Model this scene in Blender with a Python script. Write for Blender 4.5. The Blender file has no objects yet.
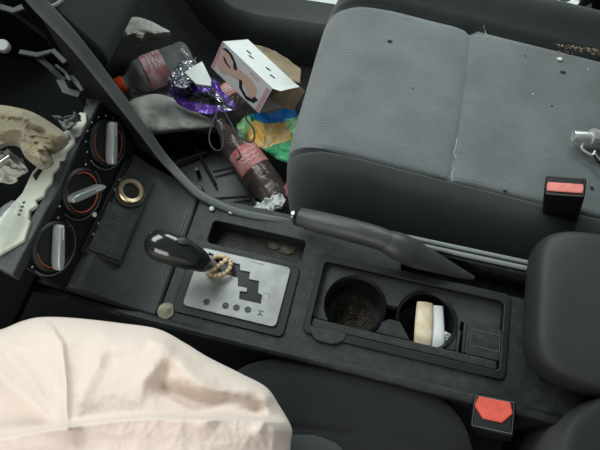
import bpy, bmesh, math, random
from mathutils import Vector, Matrix, noise
random.seed(7)
S = bpy.context.scene
COL = S.collection
pi = math.pi

# ------------------------------------------------------------------ camera
F = 520.0
aY = Vector((304, 1145, -520)).normalized(); aZ = Vector((0, 236, 520)).normalized()
aY = (aY - aZ * aY.dot(aZ)).normalized(); aX = aY.cross(aZ)
CAM = Vector((0, 0, .65))
cd = bpy.data.cameras.new('camera'); cam = bpy.data.objects.new('camera', cd); COL.objects.link(cam)
cd.sensor_width = 36; cd.lens = 36 * F / 600; cd.clip_start = .01
cam.matrix_world = Matrix.Translation(CAM) @ Matrix((aX, aY, aZ)).to_4x4()
S.camera = cam
# ------------------------------------------------------------------ world, light, exposure
w = bpy.data.worlds.new('world'); S.world = w; w.use_nodes = True
w.node_tree.nodes['Background'].inputs[0].default_value = (.80, .92, .90, 1)
w.node_tree.nodes['Background'].inputs[1].default_value = .175
def area(name, loc, target, size, power, col):
    l = bpy.data.lights.new(name, 'AREA'); l.shape = 'RECTANGLE'; l.size, l.size_y = size; l.energy = power; l.color = col
    o = bpy.data.objects.new(name, l); COL.objects.link(o); o.location = loc
    o.rotation_euler = (Vector(target) - Vector(loc)).to_track_quat('-Z', 'Y').to_euler()
area('windscreen_daylight', (-.75, .75, 1.15), (.0, .4, -.1), (1.1, .6), 17, (.90, 1, .98))
area('passenger_window_daylight', (.15, 1.45, .75), (0, .4, -.1), (.9, .5), 11, (.90, 1, .98))
area('driver_window_daylight', (-.25, -.75, .75), (-.1, .1, 0), (.8, .5), 7, (1, .97, .93))
S.view_settings.view_transform = 'Standard'; S.view_settings.look = 'None'
S.view_settings.gamma = 1; S.view_settings.use_curve_mapping = False
S.view_settings.exposure = 0.0

# ------------------------------------------------------------------ helpers
def ray(px, py):
    return aX * 0 + Vector((Vector((px - 300, 225 - py, -F)).dot(aX), Vector((px - 300, 225 - py, -F)).dot(aY), Vector((px - 300, 225 - py, -F)).dot(aZ)))
def at(px, py, z=0.0):
    d = ray(px, py); return CAM + d * ((z - CAM.z) / d.z)
def atY(px, py, y):
    d = ray(px, py); return CAM + d * (y / d.y)
def proj(p):
    q = Vector(p) - CAM; c = q.x * aX + q.y * aY + q.z * aZ
    return 300 + F * c.x / -c.z, 225 - F * c.y / -c.z

def mat(name, col, rough=.6, metal=0, noise_amt=.0, nscale=40, bump=0, bscale=300, col2=None, spec=.5, trans=0, ior=1.45, coat=0, sheen=0, wave=None, speck=None, alpha=1):
    m = bpy.data.materials.new(name); m.use_nodes = True; nt = m.node_tree; b = nt.nodes['Principled BSDF']
    b.inputs['Base Color'].default_value = (*col, 1); b.inputs['Roughness'].default_value = rough; b.inputs['Metallic'].default_value = metal
    b.inputs['Specular IOR Level'].default_value = spec; b.inputs['Transmission Weight'].default_value = trans; b.inputs['IOR'].default_value = ior
    b.inputs['Coat Weight'].default_value = coat; b.inputs['Sheen Weight'].default_value = sheen; b.inputs['Alpha'].default_value = alpha
    tc = nt.nodes.new('ShaderNodeTexCoord')
    last = None
    if noise_amt or col2:
        n = nt.nodes.new('ShaderNodeTexNoise'); n.inputs['Scale'].default_value = nscale; n.inputs['Detail'].default_value = 6
        nt.links.new(tc.outputs['Object'], n.inputs['Vector'])
        r = nt.nodes.new('ShaderNodeValToRGB'); r.color_ramp.elements[0].position = .35; r.color_ramp.elements[1].position = .68
        c2 = col2 or tuple(min(1, c * (1 + noise_amt)) for c in col); c1 = col if col2 else tuple(c * (1 - noise_amt) for c in col)
        r.color_ramp.elements[0].color = (*c1, 1); r.color_ramp.elements[1].color = (*c2, 1)
        nt.links.new(n.outputs['Fac'], r.inputs['Fac']); last = r.outputs['Color']
    if wave:
        wt = nt.nodes.new('ShaderNodeTexWave'); wt.bands_direction = 'Y'; wt.inputs['Scale'].default_value = wave[0]; wt.inputs['Distortion'].default_value = 3.0
        wt.inputs['Detail Scale'].default_value = 4; wt.inputs['Detail'].default_value = 3
        nt.links.new(tc.outputs['Object'], wt.inputs['Vector'])
        mx = nt.nodes.new('ShaderNodeMix'); mx.data_type = 'RGBA'; mx.blend_type = 'MULTIPLY'; mx.inputs['Factor'].default_value = wave[1]
        if last: nt.links.new(last, mx.inputs[6])
        else: mx.inputs[6].default_value = (*col, 1)
        nt.links.new(wt.outputs['Color'], mx.inputs[7]); last = mx.outputs[2]
    if speck:
        n = nt.nodes.new('ShaderNodeTexNoise'); n.inputs['Scale'].default_value = speck[0]; n.inputs['Detail'].default_value = 2
        nt.links.new(tc.outputs['Object'], n.inputs['Vector'])
        r = nt.nodes.new('ShaderNodeValToRGB'); r.color_ramp.elements[0].position = speck[1]; r.color_ramp.elements[1].position = speck[1] + .06
        nt.links.new(n.outputs['Fac'], r.inputs['Fac'])
        mx = nt.nodes.new('ShaderNodeMix'); mx.data_type = 'RGBA'
        nt.links.new(r.outputs['Color'], mx.inputs['Factor'])
        if last: nt.links.new(last, mx.inputs[6])
        else: mx.inputs[6].default_value = (*col, 1)
        mx.inputs[7].default_value = (*speck[2], 1); last = mx.outputs[2]
    if last: nt.links.new(last, b.inputs['Base Color'])
    if bump:
        n = nt.nodes.new('ShaderNodeTexNoise'); n.inputs['Scale'].default_value = bscale; n.inputs['Detail'].default_value = 4
        nt.links.new(tc.outputs['Object'], n.inputs['Vector'])
        bp = nt.nodes.new('ShaderNodeBump'); bp.inputs['Strength'].default_value = bump; bp.inputs['Distance'].default_value = .001 if bscale > 60 else .006
        nt.links.new(n.outputs['Fac'], bp.inputs['Height']); nt.links.new(bp.outputs['Normal'], b.inputs['Normal'])
    return m

M = dict(
    console=mat('console_plastic', (.019, .0225, .022), .5, noise_amt=.42, nscale=80, bump=.6, bscale=900, speck=(420, .67, (.11, .11, .095))),
    consolelight=mat('console_front_plastic', (.031, .036, .035), .45, noise_amt=.2, nscale=30, bump=.5, bscale=900, speck=(380, .70, (.14, .14, .13))),
    dark=mat('dark_plastic', (.008, .0095, .0095), .5, noise_amt=.25, nscale=30, bump=.3, bscale=600),
    black=mat('black_plastic', (.005, .006, .006), .35),
    gloss=mat('glossy_black', (.012, .014, .014), .16, coat=.6),
    trim=mat('grey_green_trim', (.11, .125, .12), .42, noise_amt=.15, nscale=14, bump=.4, bscale=800),
    glove=mat('dash_plastic', (.030, .035, .034), .55, noise_amt=.1, nscale=20, bump=.5, bscale=900),
    grip=mat('handbrake_rubber', (.040, .044, .043), .42, noise_amt=.2, nscale=30, bump=.4, bscale=600),
    armrest=mat('armrest_vinyl', (.022, .0255, .025), .55, noise_amt=.2, nscale=12, bump=.6, bscale=700),
    silver=mat('silver_plate', (.33, .335, .32), .42, .25, noise_amt=.12, nscale=60, bump=.2, bscale=500),
    silverdark=mat('silver_recess', (.10, .105, .10), .5, .2),
    chrome=mat('chrome', (.75, .76, .75), .18, 1),
    knobgrey=mat('satin_knob_bar', (.30, .32, .32), .35, .3),
    knobgreydark=mat('grey_rim', (.22, .24, .235), .4),
    orange=mat('orange_print', (.36, .085, .035), .5),
    white=mat('white_print', (.62, .65, .64), .5),
    redprint=mat('red_print', (.55, .05, .04), .5),
    whiteplastic=mat('aged_white_plastic', (.50, .52, .43), .55, noise_amt=.15, nscale=40, bump=.3, bscale=200),
    rag=mat('beige_rag', (.30, .25, .16), .95, col2=(.17, .14, .09), nscale=22, bump=1, bscale=350, sheen=.2),
    carpet=mat('black_carpet', (.010, .011, .011), .95, noise_amt=.4, nscale=120, bump=1, bscale=500),
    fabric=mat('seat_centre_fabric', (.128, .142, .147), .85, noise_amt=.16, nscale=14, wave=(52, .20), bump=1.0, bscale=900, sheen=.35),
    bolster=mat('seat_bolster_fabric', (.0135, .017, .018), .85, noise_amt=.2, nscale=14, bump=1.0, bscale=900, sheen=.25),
    drvfab=mat('driver_seat_fabric', (.007, .008, .0085), .9, noise_amt=.2, nscale=14, bump=1.0, bscale=900, sheen=.12, speck=(300, .74, (.10, .10, .10))),
    drvpanel=mat('driver_seat_centre_fabric', (.05, .055, .058), .9, noise_amt=.2, nscale=14, bump=1.0, bscale=900, sheen=.1),
    void=mat('matt_black', (.003, .0035, .0035), .95, spec=.1),
    thread=mat('pale_seam_thread', (.42, .42, .38), .8),
    cloth=mat('cream_nylon_cloth', (.76, .625, .55), .8, noise_amt=.03, nscale=8, bump=.25, bscale=1500, sheen=.2),
    redbtn=mat('red_button', (.62, .085, .055), .4, noise_amt=.12, nscale=80),
    pinkbtn=mat('faded_red_button', (.68, .20, .17), .4, noise_amt=.12, nscale=80),
    bead=mat('wood_bead', (.60, .43, .27), .4, noise_amt=.25, nscale=90),
    coin=mat('tarnished_coin', (.11, .105, .075), .42, .7, noise_amt=.3, nscale=120),
    brass=mat('worn_brass', (.55, .43, .30), .3, .9, noise_amt=.2, nscale=60),
    plasticclear=mat('clear_plastic', (.55, .59, .59), .10, alpha=.26, bump=1, bscale=45, coat=1, spec=.9),
    cola=mat('brown_tinted_clear_plastic', (.17, .115, .105), .08, alpha=.30, bump=1, bscale=45, coat=1, spec=.9),
    pinklabel=mat('pink_red_bottle_label', (.50, .16, .19), .35, col2=(.78, .56, .58), nscale=45),
    redlabel=mat('red_bottle_label', (.50, .11, .10), .35, col2=(.62, .34, .33), nscale=40),
    cap=mat('red_cap', (.80, .07, .03), .4),
    purple=mat('purple_foil', (.16, .04, .50), .2, .45, col2=(.34, .22, .66), nscale=28),
    foil=mat('silver_foil', (.55, .56, .60), .22, .9),
    paper=mat('white_paper', (.66, .68, .67), .8, noise_amt=.04, nscale=30),
    greypaper=mat('soiled_white_paper', (.66, .65, .60), .9, col2=(.48, .47, .43), nscale=18, bump=.5, bscale=80),
    cardboard=mat('brown_cardboard', (.30, .235, .16), .9, noise_amt=.12, nscale=30),
    boxprint=mat('box_print_grey', (.48, .46, .47), .5),
    skin=mat('box_print_skin_tone', (.46, .30, .25), .5),
    boxpink=mat('box_print_mauve', (.40, .22, .27), .5),
    ink=mat('black_ink', (.012, .012, .014), .5),
    blue=mat('blue_foil', (.02, .26, .85), .4), yellow=mat('yellow_foil', (.95, .52, .08), .4, 0, col2=(.95, .74, .42), nscale=40),
    green=mat('green_foil', (.03, .30, .12), .4, 0, col2=(.12, .50, .24), nscale=30),
    lime=mat('pale_green_foil', (.40, .78, .38), .4),
    ground=mat('bright_ground_outside', (.93, .95, .96), .9),
    crumb=mat('pale_crumb', (.62, .62, .56), .8), leaf=mat('dry_leaf', (.02, .02, .018), .8), twig=mat('dry_stalk', (.30, .27, .20), .8),
    debris=mat('brown_debris', (.13, .095, .06), .95, col2=(.34, .26, .17), nscale=160, bump=1, bscale=300),
    dirt=mat('dark_dirt', (.028, .019, .012), .95, col2=(.13, .09, .055), nscale=70, bump=1, bscale=300),
    cup=mat('waxed_paper_cup', (.60, .47, .28), .5, col2=(.74, .66, .52), nscale=60),
    cupdark=mat('cup_inner', (.45, .44, .41), .4),
)

def finish(o, parent=None, smooth=True, bevel=0, seg=2, angle=35):
    me = o.data
    if smooth:
        for p in me.polygons: p.use_smooth = True
        try: me.set_sharp_from_angle(angle=math.radians(angle))
        except Exception: pass
    if bevel:
        b = o.modifiers.new('bevel', 'BEVEL'); b.width = bevel; b.segments = seg; b.limit_method = 'ANGLE'; b.angle_limit = math.radians(40)
        b.harden_normals = False
    if parent:
        o.parent = parent; o.matrix_parent_inverse = inv(parent)
    return o
LOCS = {}
def inv(parent):
    if parent.parent: return Matrix.Identity(4)
    m = Matrix.Translation(parent.location)
    return m.inverted()
def make(name, verts, faces, m, parent=None, **k):
    me = bpy.data.meshes.new(name); me.from_pydata([tuple(v) for v in verts], [], faces); me.update()
    bm = bmesh.new(); bm.from_mesh(me); bmesh.ops.recalc_face_normals(bm, faces=bm.faces); bm.to_mesh(me); bm.free()
    me.materials.append(M[m] if isinstance(m, str) else m)
    o = bpy.data.objects.new(name, me); COL.objects.link(o)
    return finish(o, parent, **k)
def tag(o, label=None, cat=None, group=None, kind=None):
    if label: o['label'] = label
    if cat: o['category'] = cat
    if group: o['group'] = group
    if kind: o['kind'] = kind
    return o
def thing(name, loc, label, cat, group=None):
    o = bpy.data.objects.new(name, None); COL.objects.link(o); o.location = loc; o.empty_display_size = .02
    return tag(o, label, cat, group)
def box_vf(c, s, R=None):
    c = Vector(c); vs = []
    for k in range(8):
        v = Vector(((k & 1) - .5, ((k >> 1) & 1) - .5, ((k >> 2) & 1) - .5)); v = Vector((v.x * s[0], v.y * s[1], v.z * s[2]))
        if R: v = R @ v
        vs.append(c + v)
    return vs, [(0, 2, 3, 1), (4, 5, 7, 6), (0, 1, 5, 4), (2, 6, 7, 3), (0, 4, 6, 2), (1, 3, 7, 5)]
def box(name, c, s, m, parent=None, R=None, bevel=.001, seg=2, **k):
    v, f = box_vf(c, s, R); return make(name, v, f, m, parent, bevel=bevel, seg=seg, **k)
def prism(name, pts, z0, z1, m, parent=None, bevel=.001, seg=2, **k):
    """pts: list of (x,y); or with z0/z1 callables of (x,y)"""
    f0 = z0 if callable(z0) else (lambda x, y: z0); f1 = z1 if callable(z1) else (lambda x, y: z1)
    n = len(pts); vs = [(p[0], p[1], f0(p[0], p[1])) for p in pts] + [(p[0], p[1], f1(p[0], p[1])) for p in pts]
    fs = [tuple(range(n - 1, -1, -1)), tuple(range(n, 2 * n))] + [(i, (i + 1) % n, n + (i + 1) % n, n + i) for i in range(n)]
    return make(name, vs, fs, m, parent, bevel=bevel, seg=seg, **k)
def extrude(name, pts3, d, m, parent=None, bevel=.0, **k):
    """solid from a planar 3D outline and a depth vector"""
    n = len(pts3); d = Vector(d); vs = [Vector(p) for p in pts3] + [Vector(p) + d for p in pts3]
    fs = [tuple(range(n - 1, -1, -1)), tuple(range(n, 2 * n))] + [(i, (i + 1) % n, n + (i + 1) % n, n + i) for i in range(n)]
    return make(name, vs, fs, m, parent, bevel=bevel, **k)
def frame(t, up=Vector((0, 0, 1))):
    t = Vector(t).normalized()
    if abs(t.dot(up)) > .97: up = Vector((1, 0, 0))
    a = t.cross(up).normalized(); return a, a.cross(t).normalized(), t
def smoothpath(pts, sub=8):
    P = [Vector(p) for p in pts]; out = []
    for i in range(len(P) - 1):
        p0 = P[max(0, i - 1)]; p1 = P[i]; p2 = P[i + 1]; p3 = P[min(len(P) - 1, i + 2)]
        for j in range(sub):
            t = j / sub
            out.append(.5 * ((2 * p1) + (p2 - p0) * t + (2 * p0 - 5 * p1 + 4 * p2 - p3) * t * t + (3 * p1 - p0 - 3 * p2 + p3) * t ** 3))
    out.append(P[-1]); return out
def tube(name, pts, r, m, parent=None, n=12, closed=False, flat=1.0, sub=0, up=(0, 0, 1), **k):
    if sub:
        if not isinstance(r, (int, float)):
            rr = smoothpath([(a, 0, 0) for a in r], sub); r = [q.x for q in rr]
        pts = smoothpath(pts, sub)
    P = [Vector(p) for p in pts]; L = len(P); rad = r if not isinstance(r, (int, float)) else [r] * L
    vs = []; fs = []
    for i, p in enumerate(P):
        if closed: t = P[(i + 1) % L] - P[i - 1]
        else: t = P[min(L - 1, i + 1)] - P[max(0, i - 1)]
        a, b, _ = frame(t, Vector(up))
        for j in range(n):
            an = 2 * pi * j / n; vs.append(p + a * math.cos(an) * rad[i] + b * math.sin(an) * rad[i] * flat)
    for i in range(L if closed else L - 1):
        for j in range(n):
            fs.append((i * n + j, i * n + (j + 1) % n, ((i + 1) % L) * n + (j + 1) % n, ((i + 1) % L) * n + j))
    if not closed: fs += [tuple(range(n)), tuple((L - 1) * n + j for j in range(n))]
    return make(name, vs, fs, m, parent, **k)
def lathe(name, prof, org, axis, m, parent=None, n=40, squash=None, closed=False, caps=True, **k):
    a, b, t = frame(axis); org = Vector(org); vs = []; fs = []
    for (r, h) in prof:
        for j in range(n):
            an = 2 * pi * j / n; rr = r
            if squash: rr = r * squash(an, h)
            vs.append(org + t * h + a * math.cos(an) * rr + b * math.sin(an) * rr)
    L = len(prof)
    for i in range(L if closed else L - 1):
        for j in range(n):
            fs.append((i * n + j, i * n + (j + 1) % n, ((i + 1) % L) * n + (j + 1) % n, ((i + 1) % L) * n + j))
    if not closed and caps:
        if prof[0][0] > 1e-5: fs.append(tuple(range(n)))
        if prof[-1][0] > 1e-5: fs.append(tuple((L - 1) * n + j for j in range(n)))
    return make(name, vs, fs, m, parent, **k)
def cut(o, cutters):
    for c in cutters:
        md = o.modifiers.new('cut', 'BOOLEAN'); md.operation = 'DIFFERENCE'; md.object = c; md.solver = 'EXACT'
    bpy.context.view_layer.update()
    dg = bpy.context.evaluated_depsgraph_get()
    me = bpy.data.meshes.new_from_object(o.evaluated_get(dg)); 
    o.modifiers.clear(); o.data = me
    for c in cutters: bpy.data.objects.remove(c)
    for p in me.polygons: p.use_smooth = True
    try: me.set_sharp_from_angle(angle=math.radians(35))
    except Exception: pass
    return o
def rrect(x0, y0, x1, y1, r, n=5):
    out = []
    for cx, cy, a0 in ((x1 - r, y1 - r, 0), (x0 + r, y1 - r, pi / 2), (x0 + r, y0 + r, pi), (x1 - r, y0 + r, 3 * pi / 2)):
        for i in range(n + 1):
            a = a0 + pi / 2 * i / n; out.append((cx + r * math.cos(a), cy + r * math.sin(a)))
    return out
def roundpoly(pts, r, n=4):
    out = []; L = len(pts); P = [Vector(p[:2]) for p in pts]
    for i in range(L):
        a, b, c = P[i - 1], P[i], P[(i + 1) % L]; u = (a - b); v = (c - b); q = min(r, u.length * .45, v.length * .45)
        p0 = b + u.normalized() * q; p1 = b + v.normalized() * q
        for k in range(n + 1):
            t = k / n; out.append(tuple((1 - t) ** 2 * p0 + 2 * t * (1 - t) * b + t * t * p1))
    return out
def xy(l, z=0): return [tuple(at(px, py, z)[:2]) for px, py in l]
def text(name, s, loc, size, m, parent, R, depth=.0003):
    c = bpy.data.curves.new(name, 'FONT'); c.body = s; c.size = size; c.extrude = depth; c.align_x = 'CENTER'; c.align_y = 'CENTER'
    t = bpy.data.objects.new(name, c); COL.objects.link(t); t.matrix_world = Matrix.Translation(loc) @ R.to_4x4()
    bpy.context.view_layer.update(); dg = bpy.context.evaluated_depsgraph_get()
    me = bpy.data.meshes.new_from_object(t.evaluated_get(dg)); me.transform(Matrix.Translation(loc) @ R.to_4x4())
    bpy.data.objects.remove(t); me.materials.clear(); me.materials.append(M[m]); me.name = name
    o = bpy.data.objects.new(name, me); COL.objects.link(o)
    if parent: o.parent = parent; o.matrix_parent_inverse = inv(parent)
    return o
def inpoly(x, y, P):
    c = False; j = len(P) - 1
    for i in range(len(P)):
        if ((P[i][1] > y) != (P[j][1] > y)) and (x < (P[j][0] - P[i][0]) * (y - P[i][1]) / (P[j][1] - P[i][1] + 1e-12) + P[i][0]): c = not c
        j = i
    return c
def ridged(p, oct=3):
    v = 0; a = 1
    for _ in range(oct):
        v += a * (1 - abs(noise.noise(p)) * 2); p = p * 2.1 + Vector((3.1, 1.7, 5.3)); a *= .5
    return v / 1.75 - .5
def pillow(name, outl, zc, ze, m, parent=None, rings=40, cpx=None, power=4, fold=None, thick=.06, nper=10, closedcurve=True, prof=None):
    """soft solid: outline given as (px,py) at edge height ze, dome up to zc, plus fold relief in metres; real underside"""
    O = [Vector((p[0], p[1], 0)) for p in outl]
    O = O + [O[0]]; D = []
    for i in range(len(O) - 1):
        p0 = O[i - 1] if i else O[-2]; p1 = O[i]; p2 = O[i + 1]; p3 = O[(i + 2) % (len(O) - 1)]
        for j in range(nper):
            t = j / nper; D.append(.5 * ((2 * p1) + (p2 - p0) * t + (2 * p0 - 5 * p1 + 4 * p2 - p3) * t * t + (3 * p1 - p0 - 3 * p2 + p3) * t ** 3))
    c = Vector((cpx[0], cpx[1], 0)) if cpx else sum(D, Vector()) / len(D)
    n = len(D); vs = []; fs = []
    for r in range(rings + 1):
        s = 1 - (1 - r / rings) ** 1.35 if False else (r / rings) ** .75
        for d in D:
            q = c + (d - c) * s
            dome = (1 - s ** power)
            dome = math.sqrt(max(0, dome)) if power > 2 else dome
            z = ze + (zc - ze) * dome
            if fold: z += fold(q.x, q.y) * min(1, (1 - s) * 8 + .15)
            vs.append(at(q.x, q.y, z))
    for r in range(rings):
        for j in range(n): fs.append((r * n + j, r * n + (j + 1) % n, (r + 1) * n + (j + 1) % n, (r + 1) * n + j))
    base = len(vs)
    for d in D:
        p = at(d.x, d.y, ze); cc = at(c.x, c.y, ze); q = p + (cc - p) * .06; q.z = ze - thick; vs.append(q)
    for j in range(n): fs.append((rings * n + j, rings * n + (j + 1) % n, base + (j + 1) % n, base + j))
    fs.append(tuple(base + j for j in range(n)))
    return make(name, vs, fs, m, parent, angle=180)
def crease(px, py, pts, w, h, side=0):
    """ridge (side=0) or fold step (side=+1/-1 raised on that side, fading out) along a polyline, pixels"""
    best = 1e9; sg = 1; endfade = 1
    for i in range(len(pts) - 1):
        ax, ay = pts[i]; bx, by = pts[i + 1]; dx, dy = bx - ax, by - ay; L2 = dx * dx + dy * dy
        t = max(0, min(1, ((px - ax) * dx + (py - ay) * dy) / L2)); qx, qy = px - ax - dx * t, py - ay - dy * t; d = math.hypot(qx, qy)
        if d < best:
            raw = ((px - ax) * dx + (py - ay) * dy) / L2; over = 0
            if i == 0 and raw < 0: over = -raw * math.sqrt(L2)
            if i == len(pts) - 2 and raw > 1: over = (raw - 1) * math.sqrt(L2)
            endfade = math.exp(-(over / 5) ** 2)
        if d < best: best = d; sg = 1 if (dx * qy - dy * qx) > 0 else -1
    if side == 0: return h * math.exp(-(best / w) ** 2)
    s = sg * side
    if s > 0: return endfade * h * math.exp(-(best / w))
    return endfade * h * math.exp(-(best / (w * .12)) ** 2)
def sheet(name, pts, m, amp=.006, freq=30, parent=None, thick=.0006, cuts=4, regions=None, seed=0, flat=False):
    """crumpled sheet: outline of (px,py,z) real points, finely subdivided, creased, given thickness"""
    bm = bmesh.new(); P = [at(*p) for p in pts]; vs = [bm.verts.new(p) for p in P]; cc = sum(P, Vector()) / len(P); c = bm.verts.new(cc)
    for i in range(len(vs)): bm.faces.new((vs[i], vs[(i + 1) % len(vs)], c))
    for _ in range(cuts):
        bmesh.ops.subdivide_edges(bm, edges=bm.edges[:], cuts=1, use_grid_fill=True)
        inn = [v for v in bm.verts if not v.is_boundary]; bmesh.ops.smooth_vert(bm, verts=inn, factor=.5, use_axis_x=True, use_axis_y=True, use_axis_z=True)
    off = Vector((seed * 7.3, seed * 3.1, seed))
    for v in bm.verts:
        q = v.co * freq + off
        k = 1 if not v.is_boundary else .5
        v.co += Vector((noise.noise(q + Vector((9, 0, 0))) * .4, noise.noise(q + Vector((0, 9, 0))) * .4, ridged(q))) * amp * k
    bm.verts.ensure_lookup_table()
    me = bpy.data.meshes.new(name); bmesh.ops.recalc_face_normals(bm, faces=bm.faces)
    if flat is False:
        pass
    bm.to_mesh(me); bm.free(); me.materials.append(M[m])
    if regions:
        for mm, _ in regions: me.materials.append(M[mm])
        for p in me.polygons:
            x, y = proj(p.center)
            for k, (_, poly) in enumerate(regions):
                if inpoly(x, y, poly): p.material_index = k + 1
    o = bpy.data.objects.new(name, me); COL.objects.link(o)
    for p in me.polygons: p.use_smooth = not flat
    sd = o.modifiers.new('solid', 'SOLIDIFY'); sd.thickness = thick; sd.offset = -1
    if parent: o.parent = parent; o.matrix_parent_inverse = inv(parent)
    return o

FLOOR = -.38
# ================================================================== SETTING
tag(box('floor', (-.0, .45, FLOOR - .02), (1.9, 1.24, .04), 'carpet', bevel=0), kind='structure')
# bright ground outside the open passenger door
tag(box('ground', (-.1, 3.1, FLOOR - .24), (7, 4.0, .04), 'ground', bevel=0), kind='structure')
# passenger side sill and kick panel
sp = []
for (px, py) in ((160, -60), (195, -14), (214, 4), (232, 17), (258, 24), (300, 30), (345, 37), (420, 50), (640, 90)):
    sp.append(at(px, py, -.27))
outer = [(p.x + .0, max(p.y, .80) + .090, -.262) for p in sp]
vs = []; fs = []
for a, b in zip(sp, outer):
    b = Vector(b)
    vs += [Vector((a.x, a.y - .01, FLOOR)), Vector((a.x, a.y - .004, -.30)), a + Vector((0, .006, 0)), a + Vector((0, .02, .012)), b + Vector((0, -.02, .004)), b, Vector((b.x, b.y, FLOOR))]
n = 7
for i in range(len(sp) - 1):
    for j in range(n): fs.append((i * n + j, i * n + (j + 1) % n, (i + 1) * n + (j + 1) % n, (i + 1) * n + j))
fs += [tuple(range(n)), tuple((len(sp) - 1) * n + j for j in range(n))]
sill = make('trim_1', vs, fs, 'glove', None, bevel=.002); tag(sill, kind='structure')
# firewall and toe board in the dark front of the footwell
tag(extrude('wall_front', [(-.95, -.17, FLOOR), (-.80, -.17, FLOOR), (-.98, -.17, -.05), (-1.0, -.17, .45), (-1.06, -.17, .45)], (0, 1.24, 0), 'carpet'), kind='structure')

tag(box('wall_right', (.62, .985, -.05), (.56, .14, .62), 'dark', bevel=.02), kind='structure')
# ================================================================== DASHBOARD (passenger side)
dash = thing('dashboard', (-.6, .55, -.02), 'grey passenger side dashboard with glove box face and oval latch at the upper left', 'dashboard')
pf = [(-.410, -.03), (-.425, -.055), (-.56, -.07), (-.80, -.05), (-.95, .10), (-.95, .42), (-.66, .42), (-.60, .32), (-.50, .14), (-.412, .0)]
extrude('glove_box_face', [(x - .045, .512, z) for x, z in pf], (0, .40, 0), 'glove', dash, bevel=.006)
a = at(76, -1, .10)
sl = Vector((-.088, 0, .14)).normalized(); nn = Vector((.14, 0, .088)).normalized()
# latch recess: oval ring and paddle on the sloping face
def onface(u, v, h=0):      # u lateral, v up-slope, from the latch centre
    return Vector((-.512, .535, .092)) + Vector((0, 1, 0)) * u + sl * v + nn * h
ov = [onface(.036 * math.cos(t), .020 * math.sin(t), .0085) for t in [2 * pi * i / 32 for i in range(32)]]
tube('latch_surround', ov, .0035, 'trim', dash, closed=True, n=8)
extrude('latch', [onface(.032 * math.cos(t), .016 * math.sin(t), .002) for t in [2 * pi * i / 32 for i in range(32)]], nn * .005, 'dark', dash, bevel=.001)

# ================================================================== CENTRE CONSOLE
cons = thing('centre_console', (0, .2, FLOOR), 'dark grey plastic centre console between the two front seats', 'console')
# main body with wells
TR = [(213, 219), (305, 240), (302, 259), (205, 238)]
body = prism('console_body', roundpoly([(-.215, .118), (.44, .118), (.44, .299), (-.215, .299)], .008), FLOOR + .001, 0, 'console', cons, bevel=0)
xx = xy([(201, 215), (312, 235), (308, 264), (200, 241)]); 
tx0, ty0, tx1, ty1 = at(207, 240).x, at(250, 252).y, at(304, 250).x, at(250, 228).y
wells = [prism('c', rrect(tx0, ty0, tx1, ty1, .006), -.030, .02, 'dark', bevel=0)]
cx0, cy0, cx1, cy1 = -.026, .150, .213, .245
wells.append(prism('c', rrect(cx0, cy0, cx1, cy1, .008), -.110, .02, 'dark', bevel=0))
wells.append(prism('c', rrect(.075, .253, .262, .287, .006), -.06, .02, 'dark', bevel=0))
body = cut(body, wells); bv = body.modifiers.new('b', 'BEVEL'); bv.width = .0022; bv.segments = 2; bv.limit_method = 'ANGLE'; bv.angle_limit = .7
# front part climbing to the dashboard
prof = [(-.217, FLOOR + .001), (-.217, -.001), (-.235, .002), (-.262, .012), (-.285, .030), (-.303, .052), (-.330, .052), (-.40, .04), (-.46, .0), (-.5, FLOOR + .001)]
front = extrude('front_section', [(x, .119, z) for x, z in prof], (0, .196, 0), 'consolelight', cons, bevel=.004)
# lighter inset panel right of the ashtray
# lip along driver side
lp = [atY(px, py, .100) for px, py in ((-30, 270), (0, 279), (40, 291), (90, 306))] 
lip = [at(-40, 265, .012), at(0, 277, .010), at(45, 290, .006), at(90, 303, .001), at(140, 317, -.002)] + [Vector((x, .1145, -.003)) for x in (-.18, -.10, .1, .44)]
tube('edge_lip', lip, .0065, 'console', cons, n=10, sub=5)
side = extrude('driver_side_panel', [(-.50, .1085, .040), (-.33, .1085, .026), (-.28, .1085, .008), (-.235, .1085, -.004), (.44, .1085, -.008), (.44, .1085, FLOOR + .001), (-.50, .1085, FLOOR + .001)], (0, .009, 0), 'dark', cons, bevel=.001)
# passenger side lip that carries two rim lines beside the handbrake slot
tube('rim_bar', [(.055, .2935, .0035), (.085, .2935, .004), (.28, .2945, .004)], .0032, 'knobgreydark', cons, n=10)
tube('rim_bar', [(.06, .304, -.002), (.09, .304, -.001), (.28, .305, -.001)], .0034, 'knobgreydark', cons, n=10)
# swept side trim from the dash to the console
cp = [(20, -26), (43, 3), (78, 41), (117, 91), (147, 131), (169, 161), (195, 189), (216, 202), (240, 211), (265, 216), (290, 219)]
tp = []
for k, (px, py) in enumerate(cp):
    q = atY(px, py, (.337, .337, .337, .335, .330, .323)[k]) if k < 6 else at(px, py, (.014, .008, .006, .005, .003)[k - 6]); tp.append(q)
tp[-1].z = .0; tp[-2].z = max(tp[-2].z, .001)
tp = smoothpath(tp, 6)
vs = []; fs = []
L = len(tp)
for i, p in enumerate(tp):
    t = (tp[min(L - 1, i + 1)] - tp[max(0, i - 1)]); nrm = Vector((-t.z, 0, t.x)).normalized()
    if nrm.z < 0: nrm = -nrm
    f = i / (L - 1); wd = .0098 * (1 - f) + .0045 * f; th = .007
    for (a_, b_) in ((-wd, -th), (-wd, -.003), (-wd + .003, 0), (wd - .004, .001), (wd, -.004), (wd, -th)):
        vs.append(p + Vector((0, a_, 0)) + nrm * b_)
for i in range(L - 1):
    for j in range(6): fs.append((i * 6 + j, i * 6 + (j + 1) % 6, (i + 1) * 6 + (j + 1) % 6, (i + 1) * 6 + j))
fs += [tuple(range(6)), tuple((L - 1) * 6 + j for j in range(6))]
make('side_trim', vs, fs, 'trim', cons, bevel=.0008, angle=50)
vs = []; fs = []
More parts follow.
